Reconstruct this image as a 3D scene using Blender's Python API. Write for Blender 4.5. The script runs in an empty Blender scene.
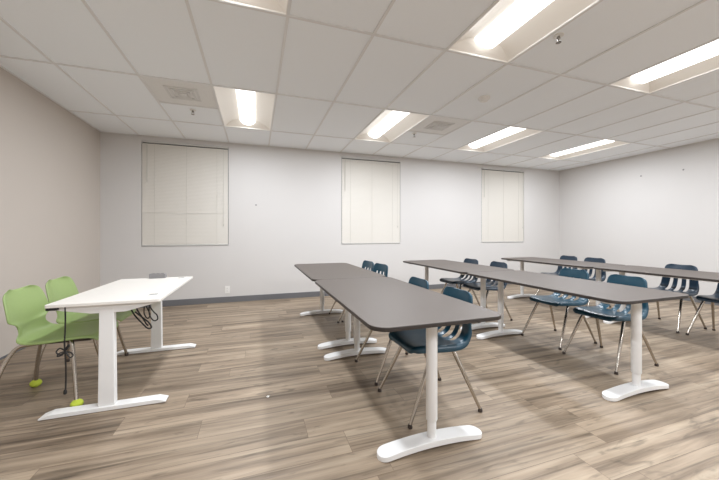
import bpy, bmesh, math, random
from mathutils import Vector, Matrix
random.seed(7)
scene = bpy.context.scene
COL = scene.collection
PI = math.pi

# ------------------------------------------------------------------ room
EYE = 1.0934
CEIL = 2.5406
XL, XR = -2.10, 6.66
YB, YF = 5.37, -2.20
T = 0.61
GX = -1.628            # first ceiling runner right of the left wall
GY = 3.335             # ceiling cross line
TABLE_H = 0.675

# ------------------------------------------------------------------ materials
def new_mat(name):
    m = bpy.data.materials.new(name); m.use_nodes = True
    nt = m.node_tree
    return m, nt, nt.nodes['Principled BSDF']

def srgb(r, g, b):
    def f(c):
        c /= 255.0
        return c / 12.92 if c <= 0.04045 else ((c + 0.055) / 1.055) ** 2.4
    return (f(r), f(g), f(b), 1.0)

def simple(name, col, rough=0.5, metal=0.0, noise=0.04, nscale=30.0, bump=0.0, bscale=200.0, spec=None, coat=0.0):
    m, nt, b = new_mat(name)
    N, L = nt.nodes, nt.links
    tc = N.new('ShaderNodeTexCoord')
    nz = N.new('ShaderNodeTexNoise'); nz.inputs['Scale'].default_value = nscale; nz.inputs['Detail'].default_value = 4
    L.new(tc.outputs['Object'], nz.inputs['Vector'])
    mp = N.new('ShaderNodeMapRange')
    mp.inputs['To Min'].default_value = 1 - noise; mp.inputs['To Max'].default_value = 1 + noise
    L.new(nz.outputs['Fac'], mp.inputs['Value'])
    mx = N.new('ShaderNodeVectorMath'); mx.operation = 'SCALE'
    mx.inputs[0].default_value = col[:3]
    L.new(mp.outputs['Result'], mx.inputs['Scale'])
    L.new(mx.outputs['Vector'], b.inputs['Base Color'])
    b.inputs['Roughness'].default_value = rough
    b.inputs['Metallic'].default_value = metal
    if spec is not None: b.inputs['Specular IOR Level'].default_value = spec
    if coat: b.inputs['Coat Weight'].default_value = coat; b.inputs['Coat Roughness'].default_value = 0.12
    if bump:
        n2 = N.new('ShaderNodeTexNoise'); n2.inputs['Scale'].default_value = bscale; n2.inputs['Detail'].default_value = 3
        L.new(tc.outputs['Object'], n2.inputs['Vector'])
        bp = N.new('ShaderNodeBump'); bp.inputs['Strength'].default_value = bump; bp.inputs['Distance'].default_value = 0.002
        L.new(n2.outputs['Fac'], bp.inputs['Height']); L.new(bp.outputs['Normal'], b.inputs['Normal'])
    return m

def floor_material():
    m, nt, b = new_mat('vinyl_plank')
    N, L = nt.nodes, nt.links
    tc = N.new('ShaderNodeTexCoord')
    def math_(op, a, b=None):
        n = N.new('ShaderNodeMath'); n.operation = op
        for q, v in ((0, a), (1, b)):
            if v is None: continue
            if isinstance(v, (int, float)): n.inputs[q].default_value = v
            else: L.new(v, n.inputs[q])
        return n.outputs[0]
    def rnd(a, b=None):
        c = N.new('ShaderNodeCombineXYZ')
        L.new(a, c.inputs[0])
        if b is not None: L.new(b, c.inputs[1])
        n = N.new('ShaderNodeTexWhiteNoise'); n.noise_dimensions = '2D'
        L.new(c.outputs[0], n.inputs['Vector']); return n
    sp = N.new('ShaderNodeSeparateXYZ'); L.new(tc.outputs['Object'], sp.inputs[0])
    PW, PL = 0.178, 1.22
    v = math_('DIVIDE', math_('ADD', sp.outputs['Y'], 20.05), PW)
    row = math_('FLOOR', v); fv = math_('FRACT', v)
    u = math_('ADD', math_('DIVIDE', math_('ADD', sp.outputs['X'], 30.0), PL), rnd(row).outputs['Value'])
    cell = math_('FLOOR', u); fu = math_('FRACT', u)
    rw = rnd(cell, row)
    du = math_('MULTIPLY', math_('SUBTRACT', 0.5, math_('ABSOLUTE', math_('SUBTRACT', fu, 0.5))), PL)
    dv = math_('MULTIPLY', math_('SUBTRACT', 0.5, math_('ABSOLUTE', math_('SUBTRACT', fv, 0.5))), PW)
    seam = math_('LESS_THAN', math_('MINIMUM', du, dv), 0.0013)
    sc = N.new('ShaderNodeVectorMath'); sc.operation = 'MULTIPLY'
    sc.inputs[1].default_value = (37.0, 13.0, 5.0)
    L.new(rw.outputs['Color'], sc.inputs[0])
    ad = N.new('ShaderNodeVectorMath'); ad.operation = 'ADD'
    L.new(tc.outputs['Object'], ad.inputs[0]); L.new(sc.outputs['Vector'], ad.inputs[1])
    def noise(sx, sy, detail, rough, dist):
        mp = N.new('ShaderNodeMapping'); mp.inputs['Scale'].default_value = (sx, sy, 1)
        L.new(ad.outputs['Vector'], mp.inputs['Vector'])
        n = N.new('ShaderNodeTexNoise'); n.inputs['Scale'].default_value = 1.0
        n.inputs['Detail'].default_value = detail; n.inputs['Roughness'].default_value = rough; n.inputs['Distortion'].default_value = dist
        L.new(mp.outputs['Vector'], n.inputs['Vector'])
        return n.outputs['Fac']
    broad = noise(0.75, 12.0, 5, 0.6, 0.35)
    fine = noise(3.0, 60.0, 5, 0.6, 0.4)
    knot = noise(4.5, 16.0, 3, 0.5, 1.2)
    cr = N.new('ShaderNodeValToRGB')
    e = cr.color_ramp.elements
    e[0].position = 0.28; e[0].color = srgb(*FLOOR[0])
    e[1].position = 0.74; e[1].color = srgb(*FLOOR[3])
    x = e.new(0.43); x.color = srgb(*FLOOR[1])
    x = e.new(0.56); x.color = srgb(*FLOOR[2])
    L.new(broad, cr.inputs['Fac'])
    def mulmix(col, fac, lo, hi, a, bb):
        r = N.new('ShaderNodeMapRange'); r.inputs['From Min'].default_value = a; r.inputs['From Max'].default_value = bb
        r.inputs['To Min'].default_value = lo; r.inputs['To Max'].default_value = hi
        L.new(fac, r.inputs['Value'])
        v = N.new('ShaderNodeVectorMath'); v.operation = 'SCALE'
        L.new(col, v.inputs[0]); L.new(r.outputs['Result'], v.inputs['Scale'])
        return v.outputs['Vector']
    c = mulmix(cr.outputs['Color'], fine, 0.86, 1.12, 0.3, 0.7)
    c = mulmix(c, knot, 0.62, 1.0, 0.27, 0.40)
    c = mulmix(c, rw.outputs['Value'], 0.90, 1.09, 0.0, 1.0)
    streak = noise(1.1, 30.0, 4, 0.55, 0.6)
    c = mulmix(c, streak, 0.60, 1.0, 0.33, 0.46)
    mm = N.new('ShaderNodeMix'); mm.data_type = 'RGBA'
    L.new(seam, mm.inputs['Factor']); L.new(c, mm.inputs['A']); mm.inputs['B'].default_value = srgb(112, 96, 80)
    L.new(mm.outputs['Result'], b.inputs['Base Color'])
    rr = N.new('ShaderNodeMapRange'); rr.inputs['To Min'].default_value = 0.38; rr.inputs['To Max'].default_value = 0.58
    L.new(fine, rr.inputs['Value']); L.new(rr.outputs['Result'], b.inputs['Roughness'])
    b.inputs['Specular IOR Level'].default_value = 0.4
    bp = N.new('ShaderNodeBump'); bp.inputs['Strength'].default_value = 0.15; bp.inputs['Distance'].default_value = 0.002
    L.new(fine, bp.inputs['Height']); L.new(bp.outputs['Normal'], b.inputs['Normal'])
    return m

FLOOR = [(92, 78, 64), (130, 114, 96), (154, 137, 117), (174, 158, 137)]
M = {}
M['floor'] = floor_material()
M['wall_white'] = simple('painted_wall_white', srgb(203, 200, 197), 0.62, noise=0.012, nscale=2.5, bump=0.06, bscale=160)
M['wall_warm'] = simple('painted_wall_beige', srgb(190, 181, 172), 0.65, noise=0.012, nscale=2.5, bump=0.06, bscale=160)
M['tile'] = simple('mineral_ceiling_tile', srgb(242, 246, 250), 0.9, noise=0.02, nscale=90, bump=0.25, bscale=350)
M['grid'] = simple('ceiling_grid_metal', srgb(224, 224, 224), 0.5, noise=0.01)
M['base'] = simple('rubber_baseboard', srgb(104, 104, 106), 0.5, noise=0.03)
M['white_metal'] = simple('white_powder_coat', srgb(230, 229, 227), 0.38, noise=0.01)
M['white_top'] = simple('white_laminate', srgb(228, 224, 217), 0.38, noise=0.01)
M['dark_top'] = simple('brown_grey_linoleum', srgb(80, 71, 64), 0.5, noise=0.06, nscale=40, bump=0.04, bscale=400)
M['dark_edge'] = simple('dark_table_edge', srgb(52, 46, 43), 0.45, noise=0.05)
M['blue'] = simple('teal_blue_polypropylene', srgb(12, 60, 78), 0.34, noise=0.05, nscale=60, bump=0.08, bscale=500, coat=0.15)
M['navy'] = simple('navy_blue_polypropylene', srgb(20, 44, 62), 0.34, noise=0.05, nscale=60, bump=0.08, bscale=500, coat=0.15)
M['chrome'] = simple('chromed_steel_tube', srgb(188, 180, 170), 0.22, metal=1.0, noise=0.02)
M['glide'] = simple('dark_plastic_glide', srgb(62, 52, 46), 0.5)
M['green'] = simple('lime_green_polypropylene', srgb(140, 160, 100), 0.42, noise=0.03, bump=0.05, bscale=400)
M['ball'] = simple('yellow_green_felt', srgb(190, 206, 70), 0.85, noise=0.10, nscale=120, bump=0.5, bscale=300)
M['black'] = simple('black_rubber_cable', srgb(26, 25, 25), 0.5)
M['grey_plastic'] = simple('dark_grey_plastic', srgb(132, 130, 130), 0.45)
M['slat'] = simple('cream_blind_slat', srgb(212, 207, 198), 0.5, noise=0.015)
M['rail'] = simple('grey_blind_rail', srgb(190, 188, 184), 0.4)
M['cord'] = simple('blind_cord', srgb(186, 184, 174), 0.7)
M['plate'] = simple('white_plastic_plate', srgb(228, 226, 222), 0.35)
M['slot'] = simple('dark_slot', srgb(60, 58, 56), 0.6)
M['vent'] = simple('grey_diffuser_metal', srgb(226, 225, 223), 0.5)
M['vent_dark'] = simple('diffuser_slot', srgb(216, 215, 213), 0.6)
M['reflector'] = simple('white_reflector_enamel', srgb(238, 234, 228), 0.4, noise=0.005)
M['brass'] = simple('sprinkler_chrome', srgb(150, 146, 140), 0.3, metal=1.0)
M['window_frame'] = simple('window_aluminium', srgb(130, 130, 128), 0.4, metal=0.6)
M['paper'] = simple('white_paper', srgb(240, 238, 232), 0.8)
def glass_mat():
    m, nt, b = new_mat('window_glass')
    b.inputs['Base Color'].default_value = (0.9, 0.95, 0.95, 1); b.inputs['Roughness'].default_value = 0.02
    b.inputs['Transmission Weight'].default_value = 1.0; b.inputs['IOR'].default_value = 1.45
    return m
M['glass'] = glass_mat()
def lens_mat():
    m, nt, b = new_mat('lit_fluorescent_lens')
    N, L = nt.nodes, nt.links
    tc = N.new('ShaderNodeTexCoord')
    nz = N.new('ShaderNodeTexNoise'); nz.inputs['Scale'].default_value = 6
    L.new(tc.outputs['Object'], nz.inputs['Vector'])
    mp = N.new('ShaderNodeMapRange'); mp.inputs['To Min'].default_value = LAMP * 0.97; mp.inputs['To Max'].default_value = LAMP * 1.03
    L.new(nz.outputs['Fac'], mp.inputs['Value'])
    b.inputs['Base Color'].default_value = (0.8, 0.8, 0.78, 1)
    b.inputs['Emission Color'].default_value = (1.0, 0.99, 0.96, 1)
    L.new(mp.outputs['Result'], b.inputs['Emission Strength'])
    return m
LAMP = 1.35
AREA = 17.0
M['lens'] = lens_mat()

# ------------------------------------------------------------------ mesh builder
class MB:
    def __init__(s): s.v = []; s.f = []; s.mi = []
    def add(s, vs, fs, mi=0):
        o = len(s.v); s.v += [tuple(v) for v in vs]
        s.f += [tuple(i + o for i in f) for f in fs]; s.mi += [mi] * len(fs)
        return s
    def box(s, x0, x1, y0, y1, z0, z1, mi=0):
        return s.add([(x0,y0,z0),(x1,y0,z0),(x1,y1,z0),(x0,y1,z0),(x0,y0,z1),(x1,y0,z1),(x1,y1,z1),(x0,y1,z1)],
            [(0,3,2,1),(4,5,6,7),(0,1,5,4),(1,2,6,5),(2,3,7,6),(3,0,4,7)], mi)
    def quad(s, a, b, c, d, mi=0): return s.add([a, b, c, d], [(0,1,2,3)], mi)
    def tube(s, pts, rad, n=10, mi=0, cap=True, sx=1.0):
        pts = [Vector(p) for p in pts]
        if not hasattr(rad, '__len__'): rad = [rad] * len(pts)
        vs = []; fs = []
        ref = None
        for i, p in enumerate(pts):
            a = pts[max(i-1, 0)]; b = pts[min(i+1, len(pts)-1)]
            d = (b - a).normalized()
            if ref is None:
                ref = Vector((0,0,1)) if abs(d.z) < 0.9 else Vector((1,0,0))
            u = (ref - d * ref.dot(d)).normalized(); w = d.cross(u); ref = u
            for k in range(n):
                t = 2 * PI * k / n
                vs.append(p + u * math.cos(t) * rad[i] * sx + w * math.sin(t) * rad[i])
        for i in range(len(pts) - 1):
            for k in range(n):
                fs.append((i*n+k, i*n+(k+1) % n, (i+1)*n+(k+1) % n, (i+1)*n+k))
        if cap:
            fs.append(tuple(reversed(range(n)))); fs.append(tuple((len(pts)-1)*n+k for k in range(n)))
        return s.add(vs, fs, mi)
    def lathe(s, prof, c=(0,0,0), n=20, mi=0):
        vs = []; fs = []
        for r, z in prof:
            for k in range(n):
                t = 2*PI*k/n; vs.append((c[0]+r*math.cos(t), c[1]+r*math.sin(t), c[2]+z))
        for i in range(len(prof)-1):
            for k in range(n): fs.append((i*n+k, i*n+(k+1) % n, (i+1)*n+(k+1) % n, (i+1)*n+k))
        fs.append(tuple(reversed(range(n)))); fs.append(tuple((len(prof)-1)*n+k for k in range(n)))
        return s.add(vs, fs, mi)
    def prism(s, outline, z0, z1, mi_top=0, mi_side=0):
        n = len(outline)
        vs = [(x, y, z0) for x, y in outline] + [(x, y, z1) for x, y in outline]
        s.add(vs, [tuple(range(n, 2*n))], mi_top)
        s.add(vs, [tuple(reversed(range(n)))], mi_side)
        s.add(vs, [(k, (k+1) % n, n+(k+1) % n, n+k) for k in range(n)], mi_side)
        return s
    def build(s, name, mats, parent=None, smooth=False, bevel=0, seg=2, angle=35, subsurf=0, solid=0):
        me = bpy.data.meshes.new(name)
        me.from_pydata(s.v, [], s.f)
        if not isinstance(mats, (list, tuple)): mats = [mats]
        for m in mats: me.materials.append(m)
        me.polygons.foreach_set('material_index', s.mi)
        bm = bmesh.new(); bm.from_mesh(me)
        bmesh.ops.remove_doubles(bm, verts=bm.verts, dist=1e-6)
        bmesh.ops.recalc_face_normals(bm, faces=bm.faces)
        bm.to_mesh(me); bm.free()
        o = bpy.data.objects.new(name, me); COL.objects.link(o)
        if parent: o.parent = parent
        if solid:
            q = o.modifiers.new('thickness', 'SOLIDIFY'); q.thickness = solid; q.offset = -1
        if bevel:
            q = o.modifiers.new('bevel', 'BEVEL'); q.width = bevel; q.segments = seg; q.limit_method = 'ANGLE'; q.angle_limit = math.radians(angle)
        if subsurf:
            q = o.modifiers.new('smooth', 'SUBSURF'); q.levels = subsurf; q.render_levels = subsurf
        if smooth or subsurf:
            for p in me.polygons: p.use_smooth = True
            if not subsurf:
                try: me.set_sharp_from_angle(angle=math.radians(40))
                except Exception: pass
        return o

def rrect(x0, x1, y0, y1, r, n=6):
    pts = []
    for cx, cy, a in ((x1-r, y1-r, 0), (x0+r, y1-r, PI/2), (x0+r, y0+r, PI), (x1-r, y0+r, 1.5*PI)):
        for k in range(n+1):
            t = a + PI/2*k/n; pts.append((cx + r*math.cos(t), cy + r*math.sin(t)))
    return pts

def tag(o, label, cat, group=None, kind=None):
    o['label'] = label; o['category'] = cat
    if group: o['group'] = group
    if kind: o['kind'] = kind
    return o
def thing(name, loc, label, cat, group=None, rz=0.0):
    o = bpy.data.objects.new(name, None); COL.objects.link(o)
    o.empty_display_size = 0.1
    o.location = loc; o.rotation_euler = (0, 0, rz)
    return tag(o, label, cat, group)
def struct(mb, name, m, label, cat, **k):
    return tag(mb.build(name, m, **k), label, cat, kind='structure')
KIDS = {}
def copy_thing(src, loc, label, rz=None, mat=None):
    def rec(o, parent):
        c = o.copy(); COL.objects.link(c)
        if parent is not None: c.parent = parent
        for ch in list(o.children): rec(ch, c)
        return c
    r = rec(src, None)
    r.location = loc
    if rz is not None: r.rotation_euler = (0, 0, rz)
    r['label'] = label
    if mat:
        for ch in r.children:
            if ch.name.split('.')[0] == 'shell':
                ch.data = ch.data.copy(); ch.data.materials[0] = mat
    return r

# ------------------------------------------------------------------ room shell
TH = 0.12
struct(MB().box(XL-TH, XR+TH, YF-TH, YB+0.35, -0.1, 0.0), 'floor', M['floor'], 'wood-look vinyl plank floor in greyish brown', 'floor')
struct(MB().box(XL-TH, XL, YF-TH, YB+TH, 0, CEIL+0.2), 'wall_left', M['wall_warm'], 'plain beige wall behind the green chairs', 'wall')
struct(MB().box(XR, XR+TH, YF-TH, YB+TH, 0, CEIL+0.2), 'wall_right', M['wall_white'], 'plain white wall on the right without windows', 'wall')
struct(MB().box(XL, XR, YF-TH, YF, 0, CEIL+0.2), 'wall_front', M['wall_white'], 'white wall behind the viewer', 'wall')
WIN = [(-1.60, -0.413), (1.45, 2.605), (4.476, 5.61)]
WZ0, WZ1 = 0.90, 2.475
wb = MB()
xs = [XL] + [v for w in WIN for v in w] + [XR]
def wcell(x0, x1, z0, z1): wb.box(x0, x1, YB, YB+TH, z0, z1)
for i in range(0, len(xs)-1):
    if i % 2 == 0: wcell(xs[i], xs[i+1], 0, CEIL+0.2)
    else:
        wcell(xs[i], xs[i+1], 0, WZ0); wcell(xs[i], xs[i+1], WZ1, CEIL+0.2)
struct(wb, 'wall_back', M['wall_white'], 'long white wall with three blind-covered windows', 'wall')
struct(MB().box(XL, XR, YB-0.012, YB, 0, 0.088).box(XL, XR, YB-0.016, YB-0.012, 0, 0.012), 'baseboard_back', M['base'], 'dark grey rubber baseboard below the three windows', 'baseboard')
struct(MB().box(XR-0.012, XR, YF, YB-0.016, 0, 0.088), 'baseboard_right', M['base'], 'dark grey rubber baseboard along the right wall', 'baseboard')
struct(MB().box(XL, XL+0.008, YF, YB-0.016, 0, 0.018), 'shadow_gap_left', M['base'], 'thin dark strip standing in for the shadow gap at the foot of the beige wall', 'baseboard')  # no baseboard on this wall: dark strip stands for the shadow gap

for k, (x0, x1) in enumerate(WIN):
    w = MB(); y0, y1 = YB+0.075, YB+0.115
    for a in ((x0, x0+0.045, WZ0, WZ1), (x1-0.045, x1, WZ0, WZ1), (x0+0.045, x1-0.045, WZ0, WZ0+0.045), (x0+0.045, x1-0.045, WZ1-0.045, WZ1), (x0+0.045, x1-0.045, 1.66, 1.70)):
        w.box(a[0], a[1], y0, y1, a[2], a[3])
    wo = struct(w, 'window_%d' % (k+1), M['window_frame'], ['metal window frame behind the blind nearest the beige wall', 'metal window frame behind the middle blind', 'metal window frame behind the blind farthest right'][k], 'window')
    MB().box(x0+0.04, x1-0.04, YB+0.092, YB+0.098, WZ0+0.04, WZ1-0.04).build('pane', M['glass'], wo)

# blinds
def blind(idx, x0, x1, label, tilted, wand_x):
    W = x1 - x0 - 0.008
    t = thing('window_blind', ((x0+x1)/2, YB+0.004, WZ0), label, 'window blind', 'closed mini blinds over the windows')
    H = WZ1 - WZ0 - 0.004
    MB().box(-W/2, W/2, -0.020, 0.020, H-0.028, H).build('head_rail', M['rail'], t, bevel=0.003)
    MB().box(-W/2, W/2, -0.013, 0.013, 0.004, 0.020).build('bottom_rail', M['rail'], t, bevel=0.004)
    s = MB(); p = 0.0212; n = int((H - 0.060) / p)
    for k in range(n):
        zc = 0.034 + k * p
        a = math.radians(tilted.get(k, 76))
        hw = 0.0125
        pts = []
        for q in (-1, -0.33, 0.33, 1):
            bow = 0.0016 * (1 - q*q)
            yy = q*hw*math.cos(a) - bow*math.sin(a); zz = q*hw*math.sin(a) + bow*math.cos(a)
            pts.append((yy, zc + zz))
        for j in range(3):
            (ya, za), (yb, zb) = pts[j], pts[j+1]
            s.quad((-W/2+0.004, ya, za), (W/2-0.004, ya, za), (W/2-0.004, yb, zb), (-W/2+0.004, yb, zb))
    s.build('slats', M['slat'], t, smooth=True)
    for fx in (-0.36, 0.0, 0.36):
        MB().tube([(fx*W, -0.0135, 0.015), (fx*W, -0.0135, H-0.02)], 0.0011, 5).build('ladder_cord', M['cord'], t)
    MB().tube([(wand_x*W, -0.022, H-0.03), (wand_x*W, -0.024, H-0.62)], 0.0035, 6).build('tilt_wand', M['cord'], t)
    c = MB().tube([((-wand_x)*W, -0.021, H-0.03), ((-wand_x)*W, -0.022, 0.34)], 0.0016, 5)
    c.lathe([(0.002, 0), (0.006, -0.006), (0.005, -0.03), (0.001, -0.034)], ((-wand_x)*W, -0.022, 0.34), 8)
    c.build('pull_cord', M['cord'], t)
    return t
blind(0, *WIN[0], 'closed cream window blind nearest the beige left wall, one slat line open low down', {22: 62, 0: 62}, -0.44)
blind(1, *WIN[1], 'closed cream window blind in the middle of the back wall, gap line near its top', {69: 62}, -0.45)
blind(2, *WIN[2], 'closed cream window blind farthest right, near the right wall corner', {}, -0.45)

# ------------------------------------------------------------------ ceiling
xlines = [XL] + [GX + k*T for k in range(0, 14)] + [XR]
xlines = [x for x in xlines if x <= XR]
ylines = [YF] + [GY + k*1.22 for k in range(-4, 2)] + [YB]
C0 = GY - 1.22
lights = []
for k in (2, 5, 8, 11):
    lights.append((GX + k*T, GY)); lights.append((GX + k*T, C0 - 1.22)); lights.append((GX + k*T, C0 - 3.66))
halfvents = [(GX + 1*T, GY), (GX + 6*T, GY)]
def near(a, b): return abs(a-b) < 0.01
ce = MB(); grid = MB(); BW = 0.010
for i in range(len(xlines)-1):
    for j in range(len(ylines)-1):
        x0, x1, y0, y1 = xlines[i], xlines[i+1], ylines[j], ylines[j+1]
        if any(near(x0, a) and near(y0, b) for a, b in lights): continue
        if any(near(x0, a) and near(y0, b) for a, b in halfvents):
            y0 = y0 + 0.61
            grid.box(x0+BW, x1-BW, y0-BW, y0+BW, CEIL-0.004, CEIL+0.02)
        ce.box(x0+0.004, x1-0.004, y0+0.004, y1-0.004, CEIL+0.003, CEIL+0.018)
for x in xlines[1:-1]: grid.box(x-BW, x+BW, YF, YB, CEIL-0.004, CEIL+0.02)
for y in ylines[1:-1]:
    for i in range(len(xlines)-1): grid.box(xlines[i]+(BW if i else 0), xlines[i+1]-BW, y-BW, y+BW, CEIL-0.004, CEIL+0.02)
for y0, y1 in ((YF, YF+0.02), (YB-0.02, YB)): grid.box(XL, XR, y0, y1, CEIL-0.004, CEIL+0.002)
for x0, x1 in ((XL, XL+0.02), (XR-0.02, XR)): grid.box(x0, x1, YF+0.02, YB-0.02, CEIL-0.004, CEIL+0.002)
ceiling = struct(ce, 'ceiling', M['tile'], 'white lay-in panel ceiling', 'ceiling')
struct(grid, 'trim_1', M['grid'], 'pale metal grid holding the ceiling panels', 'ceiling grid')
struct(MB().box(XL-TH, XR+TH, YF-TH, YB+TH, CEIL+0.2, CEIL+0.26), 'trim_2', M['tile'], 'slab above the ceiling panels', 'slab')

# recessed lights
def make_light(loc, label):
    t = thing('ceiling_light', loc, label, 'ceiling light', 'recessed fluorescent ceiling lights')   # origin: cell corner at ceiling level
    x0, x1, y0, y1 = BW, T-BW, BW, 1.22-BW
    cx = T/2; LW = 0.098
    D = 0.085
    e0 = 0.075
    for sgn in (-1, 1):
        r = MB(); n = 8
        prof = []
        for k in range(n+1):
            q = k/n
            x = (x0 if sgn < 0 else x1) + (-sgn) * q * (T/2 - BW - LW)
            z = D * math.sin(q * PI/2) ** 0.9
            prof.append((x, z))
        for k in range(n):
            (xa, za), (xb, zb) = prof[k], prof[k+1]
            # the ends of the reflector slope inward over the end plates
            ya0 = y0 + e0*(za/D); yb0 = y0 + e0*(zb/D); ya1 = y1 - e0*(za/D); yb1 = y1 - e0*(zb/D)
            r.quad((xa, ya0, za), (xb, yb0, zb), (xb, yb1, zb), (xa, ya1, za))
        r.build('reflector', M['reflector'], t, smooth=True)
        p = MB()
        ys, d = (y0, 1) if sgn < 0 else (y1, -1)
        # sloping end plate with the reflector curve cut into it
        left = []; right = []
        for k in range(n+1):
            q = k/n; z = D * math.sin(q * PI/2) ** 0.9
            left.append((x0 + q*(T/2-BW-LW), ys + d*e0*(z/D), z)); right.append((x1 - q*(T/2-BW-LW), ys + d*e0*(z/D), z))
        for k in range(n): p.quad(left[k], right[k], right[k+1], left[k+1])
        p.build('end_plate', M['reflector'], t)
    f = MB()
    for a in ((x0-0.004, x0+0.006, y0, y1), (x1-0.006, x1+0.004, y0, y1), (x0+0.006, x1-0.006, y0-0.004, y0+0.006), (x0+0.006, x1-0.006, y1-0.006, y1+0.004)):
        f.box(*a, -0.002, 0.004)
    f.build('frame', M['reflector'], t)
    f = MB()
    f.box(x0, x1, y0, y1, D+0.012, D+0.02); f.build('housing', M['reflector'], t)
    l = MB(); n = 10; vs = []
    ends = [(y0+e0-0.02, 0.35), (y0+e0-0.005, 0.75), (y0+e0+0.02, 1.0), (y1-e0-0.02, 1.0), (y1-e0+0.005, 0.75), (y1-e0+0.02, 0.35)]
    for yy, sc in ends:
        for k in range(n+1):
            a = PI * k / n
            vs.append((cx - LW*math.cos(a), yy, D - 0.074*sc*math.sin(a)))
    fs = []
    for i in range(len(ends)-1):
        for k in range(n):
            fs.append((i*(n+1)+k, i*(n+1)+k+1, (i+1)*(n+1)+k+1, (i+1)*(n+1)+k))
    fs.append(tuple(range(n+1))); fs.append(tuple((len(ends)-1)*(n+1)+k for k in range(n+1)))
    l.add(vs, fs)
    l.build('lens', M['lens'], t, smooth=True)
    la = bpy.data.lights.new('lamp', 'AREA'); la.shape = 'RECTANGLE'; la.size = 0.15; la.size_y = 0.98
    la.energy = AREA; la.color = (0.95, 1.0, 1.07)
    lo = bpy.data.objects.new('lamp', la); COL.objects.link(lo); lo.parent = t; lo.location = (cx, 0.61, 0.008)
    return t
LZ = CEIL + 0.0
light_labels = {
 (2, 1): 'lit recessed ceiling light nearest the left wall, short-looking, just before the left window',
 (2, 0): 'lit recessed ceiling light at the top edge, above the white desk end of the room',
 (5, 1): 'lit recessed ceiling light before the middle window, beside the small ceiling sprinkler',
 (5, 0): 'largest lit recessed ceiling light, overhead above the nearest dark table',
 (8, 1): 'lit recessed ceiling light in the far row, between middle and right windows',
 (8, 0): 'lit recessed ceiling light at the upper right, in the nearer row',
 (11, 1): 'lit recessed ceiling light in the far row closest to the right wall',
 (2, -1): 'added unseen recessed ceiling light behind the viewer, nearest the left wall',
 (5, -1): 'added unseen recessed ceiling light behind the viewer, second from the left wall',
 (8, -1): 'added unseen recessed ceiling light behind the viewer, third from the left wall',
 (11, -1): 'added unseen recessed ceiling light behind the viewer, nearest the right wall',
 (11, 0): 'lit recessed ceiling light cut off by the right edge of view'}
first = None
for k in (2, 5, 8, 11):
    for row, y in ((1, GY), (0, C0-1.22), (-1, C0-3.66)):  # last row is unseen, added behind the viewer to brighten the near area
        loc = (GX + k*T, y, LZ)
        if first is None: first = make_light(loc, light_labels[(k, row)])
        else: copy_thing(first, loc, light_labels[(k, row)])

# air diffusers in half tiles
def make_vent(loc, label):
    t = thing('air_vent', loc, label, 'air vent', 'square ceiling air vents')
    a, b = BW, T-BW
    MB().box(a, b, a, b, 0.002, 0.008).build('panel', M['vent'], t)
    c = T/2
    g = MB()
    for q, (r, z) in enumerate(((0.15, -0.004), (0.11, -0.008), (0.07, -0.012))):
        for x0, x1, y0, y1 in ((c-r, c+r, c-r, c-r+0.02), (c-r, c+r, c+r-0.02, c+r), (c-r, c-r+0.02, c-r+0.02, c+r-0.02), (c+r-0.02, c+r, c-r+0.02, c+r-0.02)):
            g.box(x0, x1, y0, y1, z, 0.002)
    g.box(c-0.04, c+0.04, c-0.04, c+0.04, -0.014, 0.002)
    g.build('louver', M['vent_dark'], t)
    return t
v = make_vent((halfvents[0][0], halfvents[0][1], CEIL), 'square grey ceiling air vent beside the leftmost far ceiling light')
copy_thing(v, (halfvents[1][0], halfvents[1][1], CEIL), 'square grey ceiling air vent right of the light before the middle window')

def make_sprinkler(loc, label):
    t = thing('ceiling_sprinkler', loc, label, 'fire sprinkler', 'ceiling sprinkler heads')
    MB().lathe([(0.035, 0.004), (0.034, -0.004), (0.022, -0.007), (0.012, -0.008)]).build('escutcheon', M['plate'], t, smooth=True)
    h = MB().lathe([(0.011, -0.006), (0.012, -0.022), (0.008, -0.026), (0.007, -0.03)], n=12)
    for s in (-1, 1): h.tube([(s*0.010, 0, -0.024), (s*0.013, 0, -0.036), (s*0.004, 0, -0.05)], 0.003, 6)
    h.build('head', M['brass'], t, smooth=True)
    MB().lathe([(0.004, -0.047), (0.018, -0.05), (0.018, -0.053), (0.004, -0.054)], n=14).build('deflector', M['brass'], t)
    return t
s = make_sprinkler((2.10, 1.70, CEIL), 'pendent fire sprinkler head beside the largest ceiling light')
copy_thing(s, (-0.70, 4.08, CEIL), 'pendent fire sprinkler head just behind the left ceiling air vent')
copy_thing(s, (2.17, 4.02, CEIL), 'pendent fire sprinkler head between the middle-window light and the right air vent')
t = thing('smoke_detector', (2.312, 2.735, CEIL), 'round white smoke detector on the ceiling between the two nearer lights', 'smoke detector')
MB().lathe([(0.062, 0.003), (0.062, -0.008), (0.058, -0.012)], n=28).build('base_plate', M['plate'], t, smooth=True)
MB().lathe([(0.052, -0.012), (0.05, -0.022), (0.035, -0.036), (0.012, -0.040)], n=28).build('cover', M['plate'], t, smooth=True)

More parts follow.
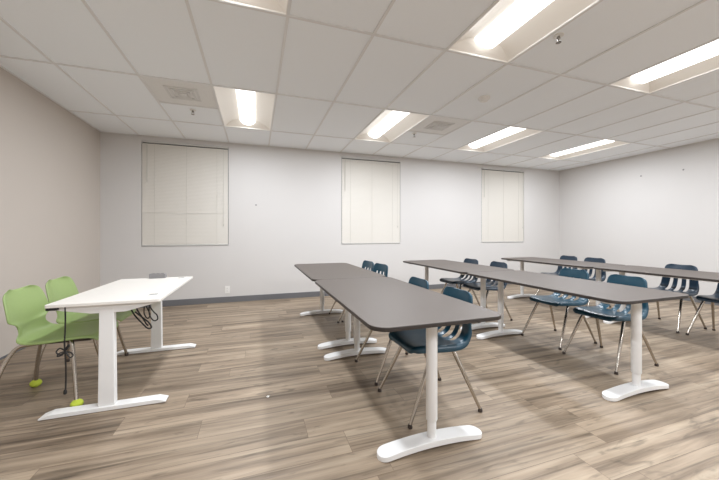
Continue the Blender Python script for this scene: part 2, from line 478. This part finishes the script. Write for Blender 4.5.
# ------------------------------------------------------------------ wall outlet and floor scrap
t = thing('wall_outlet', (-0.43, YB, 0.20), 'white double power outlet low on the back wall right of the desk', 'outlet')
MB().box(-0.036, 0.036, -0.006, 0, -0.058, 0.058).build('cover_plate', M['plate'], t, bevel=0.003)
for z in (-0.022, 0.022):
    k = MB().box(-0.017, 0.017, -0.008, -0.004, z-0.015, z+0.015).build('socket', M['plate'], t, bevel=0.002)
    MB().box(-0.008, -0.005, -0.0085, -0.007, z-0.004, z+0.007).box(0.005, 0.008, -0.0085, -0.007, z-0.004, z+0.007).build('slot', M['slot'], k)
t = MB(); t.add([(0.0,-0.012,0.002),(0.012,0.0,0.006),(0.002,0.011,0.002),(-0.013,0.002,0.004),(0,0,0.011),(0,0,0.0)], [(0,1,4),(1,2,4),(2,3,4),(3,0,4),(1,0,5),(2,1,5),(3,2,5),(0,3,5)])
o = t.build('paper_scrap', M['paper']); o.location = (0.077, 2.169, 0.0)
tag(o, 'tiny white scrap of paper lying on the open floor', 'scrap')

def anchor(loc, rz, label):
    o = MB().lathe([(0.013, 0.0), (0.013, 0.003), (0.009, 0.005), (0.004, 0.006)], n=14)
    o.v = [(x, -z, y) for x, y, z in o.v]
    o = o.build('wall_anchor', M['grey_plastic'], smooth=True); o.location = loc; o.rotation_euler = (0, 0, rz)
    return tag(o, label, 'wall anchor', 'small anchors left in the walls')
anchor((0.003, YB, 1.56), 0, 'small grey anchor in the back wall, right of the left window')
anchor((XR, 3.763, 2.141), -PI/2, 'small grey anchor high on the right wall, nearer the corner')
anchor((XR, 3.17, 2.141), -PI/2, 'small grey anchor high on the right wall, farther from the corner')

# ------------------------------------------------------------------ dark tables
TL, TW = 1.520, 0.735
def make_table(loc, label):
    t = thing('classroom_table', loc, label, 'table', 'dark-topped white-legged tables in three rows')
    h, th = TABLE_H, 0.021
    MB().prism(rrect(-TW/2, TW/2, -TL/2, TL/2, 0.085, 8), h-th, h, 0, 1).build('tabletop', [M['dark_top'], M['dark_edge']], t, bevel=0.003, seg=2, angle=60)
    fr = MB()
    for s in (-1, 1):
        fr.box(-0.30, 0.30, s*(TL/2-0.135)-0.028, s*(TL/2-0.135)+0.028, h-th-0.022, h-th-0.001)
    for x in (-0.20, 0.20): fr.box(x-0.014, x+0.014, -(TL/2-0.165), TL/2-0.165, h-th-0.022, h-th-0.001)
    fr.build('frame_rail', M['white_metal'], t, bevel=0.002)
    for s in (-1, 1):
        y = s * (TL/2 - 0.135)
        fz = 0.048
        l = MB().tube([(0, y, 0.135), (0, y, 0.142), (0, y, h-th-0.02)], [0.0265, 0.029, 0.029], 20).build('leg', M['white_metal'], t, smooth=True)
        MB().tube([(0, y, fz-0.006), (0, y, 0.14)], 0.023, 18).build('lower_tube', M['white_metal'], l, smooth=True)
        # bowed foot with rounded ends, arched in the middle
        f = MB(); n = 26; L = 0.300
        outl = []
        for k in range(n+1):
            q = -math.cos(PI*k/n)
            x = q * L
            endr = 0.046
            dx = L - abs(x)
            w = 0.046 if dx > endr else math.sqrt(max(endr**2 - (endr-dx)**2, 0.00002))
            w = w * (0.92 + 0.08*q*q)
            arch = 0.020 * (1 - q*q)
            thk = 0.024 + 0.006*(1-q*q)
            outl.append((x, w, arch, arch + thk))
        vs = []; fs = []
        for x, w, a, b in outl: vs += [(x, y-w, a), (x, y+w, a), (x, y+w, b), (x, y-w, b)]
        for k in range(n):
            for j in range(4): fs.append((4*k+j, 4*k+(j+1) % 4, 4*k+4+(j+1) % 4, 4*k+4+j))
        fs += [(0,3,2,1), (4*n, 4*n+1, 4*n+2, 4*n+3)]
        f.add(vs, fs); f.build('foot', M['white_metal'], l, bevel=0.004, seg=2, angle=50, smooth=True)
    return t
YA = 1.262 + TL/2; YC = YA + TL + 0.006
tab = make_table((0.860, YA+0.008, 0), 'dark-topped table nearest the viewer, in the row beside the white desk')
copy_thing(tab, (0.858, YC+0.008, 0), 'dark-topped table at the window end of the row nearest the white desk')
copy_thing(tab, (2.484, YA+0.034, 0), 'dark-topped table at the near end of the middle row')
copy_thing(tab, (2.488, YC+0.034, 0), 'dark-topped table at the window end of the middle row')
copy_thing(tab, (4.33, YA, 0), 'dark-topped table at the right edge, near end of the farthest row')
copy_thing(tab, (4.32, YC, 0), 'dark-topped table at the window end of the farthest row on the right')

# ------------------------------------------------------------------ blue chairs
def make_chair(loc, label):
    t = thing('school_chair', loc, label, 'chair', 'blue plastic chairs at the dark tables', PI)
    P = [(.204,.385,.150),(.203,.404,.170),(.185,.418,.184),(.14,.422,.193),(.07,.417,.197),(0,.411,.198),(-.07,.407,.197),(-.12,.409,.195),
         (-.160,.420,.192),(-.188,.444,.188),(-.203,.475,.183),(-.211,.51,.178),(-.218,.55,.172),(-.225,.59,.167),(-.232,.63,.163),(-.238,.664,.160),
         (-.244,.690,.153),(-.248,.708,.137),(-.250,.717,.105)]
    U = [-1, -.955, -.76, -.50, -.36, -.09, .09, .36, .50, .76, .955, 1]
    m = MB(); vs = []
    n = len(U)
    for i, (x, z, w) in enumerate(P):
        a = P[max(i-1, 0)]; b = P[min(i+1, len(P)-1)]
        tx, tz = b[0]-a[0], b[1]-a[1]; l = math.hypot(tx, tz); tx /= l; tz /= l
        nx, nz = tz, -tx                                   # sitter's side
        if nz < 0 and i < 8: nx, nz = -nx, -nz
        nx, nz = (-nx, -nz) if (i >= 8 and nx < 0) else (nx, nz)
        for u in U:
            dish = 0.016 * (u*u) if abs(u) < 0.99 else -0.026
            if 9 <= i < 11: dish = 0.018*(u*u) if abs(u) < 0.99 else -0.012
            if i >= 11: dish = 0.020*(u*u) if abs(u) < 0.99 else 0.002
            if i in (0, 1): dish *= 0.4
            vs.append((x + nx*dish, u*w, z + nz*dish))
    fs = []
    for i in range(len(P)-1):
        for j in range(n-1):
            if 7 <= i <= 13 and j in (3, 5, 7): continue
            fs.append((i*n+j, i*n+j+1, (i+1)*n+j+1, (i+1)*n+j))
    m.add(vs, fs)
    m.build('shell', M['blue'], t, subsurf=2, solid=0.007)
    fr = MB()
    for x in (0.050, -0.065): fr.tube([(x, -0.15, 0.394), (x*0.9, -0.12, 0.399), (x*0.9, 0.12, 0.399), (x, 0.15, 0.394)], 0.010, 8)
    fr.box(-0.10, 0.09, -0.105, -0.085, 0.392, 0.404); fr.box(-0.10, 0.09, 0.085, 0.105, 0.392, 0.404)
    fr.build('seat_frame', M['chrome'], t, smooth=True)
    for sx, sy, fx in ((1, 1, 0.2425), (1, -1, 0.2425), (-1, 1, -0.2425), (-1, -1, -0.2425)):
        x0 = 0.062 if sx > 0 else -0.082
        l = MB().tube([(x0*0.8, sy*0.140, 0.398), (x0, sy*0.160, 0.386), (x0+(fx-x0)*0.5, sy*0.188, 0.20), (fx, sy*0.216, 0.014)], [0.0125, 0.0135, 0.0120, 0.0088], 12)
        l = l.build('leg', M['chrome'], t, smooth=True)
        MB().lathe([(0.010, 0.0), (0.0135, 0.002), (0.0135, 0.012), (0.0105, 0.022)], (fx, sy*0.216, 0), 12).build('foot_cap', M['glide'], l, smooth=True)
    return t
CH = [
 (1.060, 1.79, 'teal plastic chair nearest the viewer, behind the leg of the nearest dark table', 'blue'),
 (1.06, 2.315, 'teal plastic chair second in the first row, only its backrest above the nearest table', 'blue'),
 (1.238, 3.53, 'teal plastic chair in the first row, right one of two backrests near the table end', 'blue'),
 (1.222, 3.96, 'teal plastic chair in the first row, closest to the middle window', 'blue'),
 (2.897, 1.88, 'blue plastic chair at the near end of the middle row, beside the table leg', 'blue'),
 (2.955, 2.405, 'blue plastic chair second from the near end of the middle row', 'blue'),
 (2.81, 3.33, 'dark blue plastic chair third from the near end of the middle row', 'navy'),
 (2.79, 3.85, 'dark blue plastic chair at the window end of the middle row', 'navy'),
 (4.650, 1.85, 'dark blue plastic chair cut off by the right edge of view, at the farthest row', 'navy'),
 (4.64, 2.35, 'dark blue plastic chair with three open back slots showing, second in the farthest row', 'navy'),
 (4.73, 3.41, 'dark blue plastic chair third from the viewer in the farthest row', 'navy'),
 (4.760, 3.87, 'dark blue plastic chair at the window end of the farthest row', 'navy'),
]
rots = [0.02, 0.03, 0.20, 0.15, 0.0, 0.02, -0.02, 0.03, 0.0, -0.02, 0.03, -0.03]
base = None
for (x, y, lab, mt), dr in zip(CH, rots):
    if base is None: base = make_chair((x, y, 0), lab); base.rotation_euler = (0, 0, PI+dr)
    else: copy_thing(base, (x, y, 0), lab, PI+dr, M['navy'] if mt == 'navy' else None)

# ------------------------------------------------------------------ white desk
DX0, DX1, DY0, DY1 = -1.172, -0.583, 2.30, 3.40
DH = 0.675
dcx, dcy = (DX0+DX1)/2, (DY0+DY1)/2
t = thing('standing_desk', (dcx, dcy, 0), 'white rectangular standing desk on two T-shaped legs beside the green chairs', 'desk')
hw, hl = (DX1-DX0)/2, (DY1-DY0)/2
MB().prism(rrect(-hw, hw, -hl, hl, 0.012, 4), DH-0.020, DH).build('desktop', M['white_top'], t, bevel=0.003)
for s in (-1, 1):
    y = s * (hl - 0.042)
    w0, w1, d0, d1 = 0.044, 0.038, 0.022, 0.020
    lg = MB(); zb, zt = 0.028, DH-0.05
    lg.add([(-w0,y-d0,zb),(w0,y-d0,zb),(w0,y+d0,zb),(-w0,y+d0,zb),(-w1,y-d1,zt),(w1,y-d1,zt),(w1,y+d1,zt),(-w1,y+d1,zt)],
        [(0,3,2,1),(4,5,6,7),(0,1,5,4),(1,2,6,5),(2,3,7,6),(3,0,4,7)])
    lg = lg.build('leg', M['white_metal'], t, bevel=0.004)
    f = MB(); L = 0.325; fw = 0.036
    pr = [(-L, 0.004), (-L, 0.012), (-L+0.05, 0.028), (L-0.05, 0.028), (L, 0.012), (L, 0.004)]
    k = len(pr)
    vs = [(x, y-fw, z) for x, z in pr] + [(x, y+fw, z) for x, z in pr]
    f.add(vs, [tuple(range(k)), tuple(reversed(range(k, 2*k)))] + [(i, (i+1) % k, k+(i+1) % k, k+i) for i in range(k)])
    f = f.build('foot', M['white_metal'], lg, bevel=0.002)
    for x in (-L+0.03, L-0.03): MB().lathe([(0.014, 0), (0.014, 0.006)], (x, y, 0), 12).build('glide', M['glide'], f)
    b = MB()
    pr = [(-hw+0.02, DH-0.0205), (-hw+0.02, DH-0.036), (-0.08, DH-0.072), (0.10, DH-0.072), (hw-0.03, DH-0.030), (hw-0.03, DH-0.0205)]
    k = len(pr); ye = s*(hl-0.042)
    vs = [(x, ye-0.018, z) for x, z in pr] + [(x, ye+0.018, z) for x, z in pr]
    b.add(vs, [tuple(range(k)), tuple(reversed(range(k, 2*k)))] + [(i, (i+1) % k, k+(i+1) % k, k+i) for i in range(k)])
    b.build('side_bracket', M['white_metal'], t, bevel=0.002)
MB().box(-0.11, -0.06, -(hl-0.06), hl-0.06, DH-0.062, DH-0.022).box(0.03, 0.07, -(hl-0.06), hl-0.06, DH-0.062, DH-0.022).build('cross_beam', M['white_metal'], t, bevel=0.003)
MB().box(0.06, 0.14, -0.18, 0.30, DH-0.085, DH-0.064).build('cable_tray', M['grey_plastic'], t, bevel=0.003)
MB().box(-hw+0.005, -hw+0.06, -hl+0.004, -hl+0.03, DH-0.036, DH-0.0205).build('edge_clip', M['black'], t, bevel=0.003)
for y in (-hl+0.165, hl-0.10):
    g = MB().lathe([(0.034, 0.0), (0.034, 0.002), (0.030, 0.003)], (0.215, y, DH), 24).build('grommet', M['plate'], t)
    MB().box(0.191, 0.239, y-0.008, y+0.010, DH+0.0028, DH+0.0042).build('grommet_slot', M['slot'], g)

t = thing('power_strip', (-0.872, 3.372, DH), 'small dark grey power strip standing on the far edge of the white desk', 'power strip')
MB().box(-0.068, 0.068, -0.022, 0.022, 0, 0.042).build('case', M['grey_plastic'], t, bevel=0.004)
for x in (-0.038, 0.0, 0.038): MB().box(x-0.013, x+0.013, -0.013, 0.013, 0.0415, 0.0432).build('socket', M['slot'], t, bevel=0.002)

# hanging cord with a tied bow at the near corner
def smooth_path(pts, n=6):
    P = [Vector(p) for p in pts]; out = []
    for i in range(len(P)-1):
        p0, p1, p2, p3 = P[max(i-1,0)], P[i], P[i+1], P[min(i+2, len(P)-1)]
        for k in range(n):
            q = k/n
            out.append(0.5*((2*p1) + (p2-p0)*q + (2*p0-5*p1+4*p2-p3)*q*q + (3*p1-p0-3*p2+p3)*q**3))
    out.append(P[-1]); return out
t = thing('tied_cable', (-1.083, 2.325, 0.655), 'thin black cord with a tied bow hanging from the near end of the white desk', 'cord')
MB().tube(smooth_path([(0,0,-0.001),(0.001,0,-0.10),(-0.002,-0.002,-0.22),(0.001,0,-0.30),(0.003,0.002,-0.40),(0.002,0,-0.505)]), 0.0042, 8).build('cable', M['black'], t, smooth=True)
for a in ([(0.000,0.000,-0.265),(-0.027,0.006,-0.248),(-0.042,0.000,-0.265),(-0.024,-0.007,-0.282),(0.000,0.000,-0.271)], [(0.000,0.000,-0.270),(0.024,0.006,-0.279),(0.038,0.000,-0.296),(0.027,-0.007,-0.304),(0.007,0.000,-0.279),(0.000,0.000,-0.269)], [(0.000,0.000,-0.267),(-0.024,-0.007,-0.273),(-0.031,-0.012,-0.289),(-0.012,-0.006,-0.286),(0.000,0.000,-0.270)], [(0.000,0.000,-0.265),(0.011,0.000,-0.251),(0.018,0.004,-0.236),(0.012,0.005,-0.232),(0.000,0.000,-0.258)]):
    MB().tube(smooth_path(a), 0.0038, 7).build('bow_loop', M['black'], t, smooth=True)
MB().lathe([(0.004,-.525),(0.009,-.52),(0.009,-.505),(0.005,-.495)], n=10).build('plug', M['black'], t, smooth=True)
t = thing('cable_bundle', (-0.78, 2.78, 0.587), 'tangled bundle of black cables hanging under the right side of the white desk', 'cables')
W_ = lambda x, z, dy=0.0: (x+0.78, dy, z-0.587)
for a, r in (
  ([W_(-.895,.588),W_(-.90,.53,.01),W_(-.87,.47,.0),W_(-.82,.41,-.01),W_(-.785,.365,0),W_(-.765,.37,.01),W_(-.785,.41,.01),W_(-.83,.455,.01),W_(-.87,.50,.0)], .0055),
  ([W_(-.80,.588),W_(-.81,.53),W_(-.812,.475,.01),W_(-.79,.44,.01),W_(-.772,.47,0),W_(-.79,.53,-.01),W_(-.80,.56,0)], .0045),
  ([W_(-.765,.588),W_(-.775,.54),W_(-.752,.49,.01),W_(-.728,.46,.01),W_(-.722,.43,0),W_(-.745,.425,-.01),W_(-.772,.47,-.01),W_(-.778,.53,0)], .0045),
  ([W_(-.87,.588,.02),W_(-.865,.52,.02),W_(-.83,.455,.015),W_(-.80,.40,.01),W_(-.79,.385,.012),W_(-.80,.395,.02)], .005)):
    MB().tube(smooth_path(a), r, 8).build('cable', M['black'], t, smooth=True)

# ------------------------------------------------------------------ green chairs
def make_green(loc, label, balls):
    t = thing('stacking_chair', loc, label, 'chair', 'lime green chairs behind the white desk')
    P = [(0.297,0.392,0.160),(0.295,0.415,0.189),(0.270,0.430,0.215),(0.215,0.434,0.229),(0.135,0.428,0.235),(0.065,0.422,0.235),(-0.005,0.420,0.233),(-0.065,0.424,0.225),(-0.105,0.436,0.199),(-0.127,0.455,0.155),(-0.139,0.480,0.138),(-0.144,0.505,0.138),(-0.147,0.524,0.155),(-0.149,0.540,0.199),(-0.151,0.556,0.210),(-0.157,0.590,0.206),(-0.167,0.630,0.200),(-0.179,0.670,0.192),(-0.190,0.705,0.180),(-0.197,0.725,0.150),(-0.200,0.733,0.102)]
    U = [-1, -.95, -.7, -.4, -.13, .13, .4, .7, .95, 1]
    m = MB(); vs = []; n = len(U)
    for i, (x, z, w) in enumerate(P):
        a = P[max(i-1, 0)]; b = P[min(i+1, len(P)-1)]
        tx, tz = b[0]-a[0], b[1]-a[1]; l = math.hypot(tx, tz); tx /= l; tz /= l
        nx, nz = tz, -tx
        if nz < 0: nx, nz = -nx, -nz
        if i >= 9 and nx < 0: nx, nz = -nx, -nz
        for u in U:
            dish = (0.018 if i < 9 else 0.034) * u*u
            if abs(u) > 0.99: dish = 0.002 if i < 9 else 0.026
            if i < 2: dish *= 0.3
            vs.append((x + nx*dish, u*w*0.975, z + nz*dish))
    fs = [(i*n+j, i*n+j+1, (i+1)*n+j+1, (i+1)*n+j) for i in range(len(P)-1) for j in range(n-1)]
    m.add(vs, fs); m.build('shell', M['green'], t, subsurf=2, solid=0.010)
    MB().box(-0.04, 0.25, -0.13, -0.10, 0.392, 0.412).box(-0.04, 0.25, 0.10, 0.13, 0.392, 0.412).box(0.0,0.03,-0.10,0.10,0.392,0.408).box(0.19,0.22,-0.10,0.10,0.392,0.408).build('seat_frame', M['glide'], t, bevel=0.003)
    for sx, sy in ((1, 1), (1, -1), (-1, 1), (-1, -1)):
        fx, fy = sx*0.212, sy*0.212
        if sx > 0: path = [(0.13, sy*0.115, 0.398), (0.150, sy*0.128, 0.386), (fx*0.85, sy*0.165, 0.20), (fx, fy, 0.02)]
        else: path = [(0.06, sy*0.115, 0.400), (-0.04, sy*0.125, 0.399), (-0.13, sy*0.140, 0.375), (-0.185, sy*0.185, 0.22), (fx, fy, 0.02)]
        l = MB().tube(smooth_path(path), 0.0115, 12).build('leg', M['chrome'], t, smooth=True)
        if balls:
            prof = [(0.012, 0.0)] + [(0.033*math.cos(a), 0.026 + 0.026*math.sin(a)) for a in [math.radians(d) for d in range(-75, 76, 15)]]
            MB().lathe(prof, (fx, fy, 0), 16).build('felt_ball', M['ball'], l, smooth=True)
        else:
            MB().lathe([(0.012, 0), (0.015, 0.003), (0.015, 0.02), (0.012, 0.028)], (fx, fy, 0), 12).build('foot_cap', M['glide'], l, smooth=True)
    return t
make_green((-1.278, 2.627, 0), 'lime green chair nearest the viewer, with yellow-green balls on its feet', True)
make_green((-1.310, 3.092, 0), 'lime green chair at the far end of the white desk, partly hidden behind it', False)

# ------------------------------------------------------------------ world, camera, view
w = bpy.data.worlds.new('dusk_world'); scene.world = w; w.use_nodes = True
w.node_tree.nodes['Background'].inputs['Color'].default_value = (0.35, 0.42, 0.5, 1)
w.node_tree.nodes['Background'].inputs['Strength'].default_value = 0.15
cam = bpy.data.cameras.new('camera'); co = bpy.data.objects.new('camera', cam); COL.objects.link(co)
cam.sensor_width = 36.0; cam.lens = 311.37/719*36.0
cam.shift_y = -6.5/719
co.location = (0, 0, EYE); co.rotation_euler = (PI/2, 0, -0.3214)
cam.clip_start = 0.02
scene.camera = co
vs_ = scene.view_settings
vs_.view_transform = 'Standard'; vs_.look = 'None'; vs_.gamma = 1.0; vs_.use_curve_mapping = False
vs_.exposure = 1.02
scene.cycles.max_bounces = 12; scene.cycles.diffuse_bounces = 10
scene.cycles.sample_clamp_indirect = 8.0
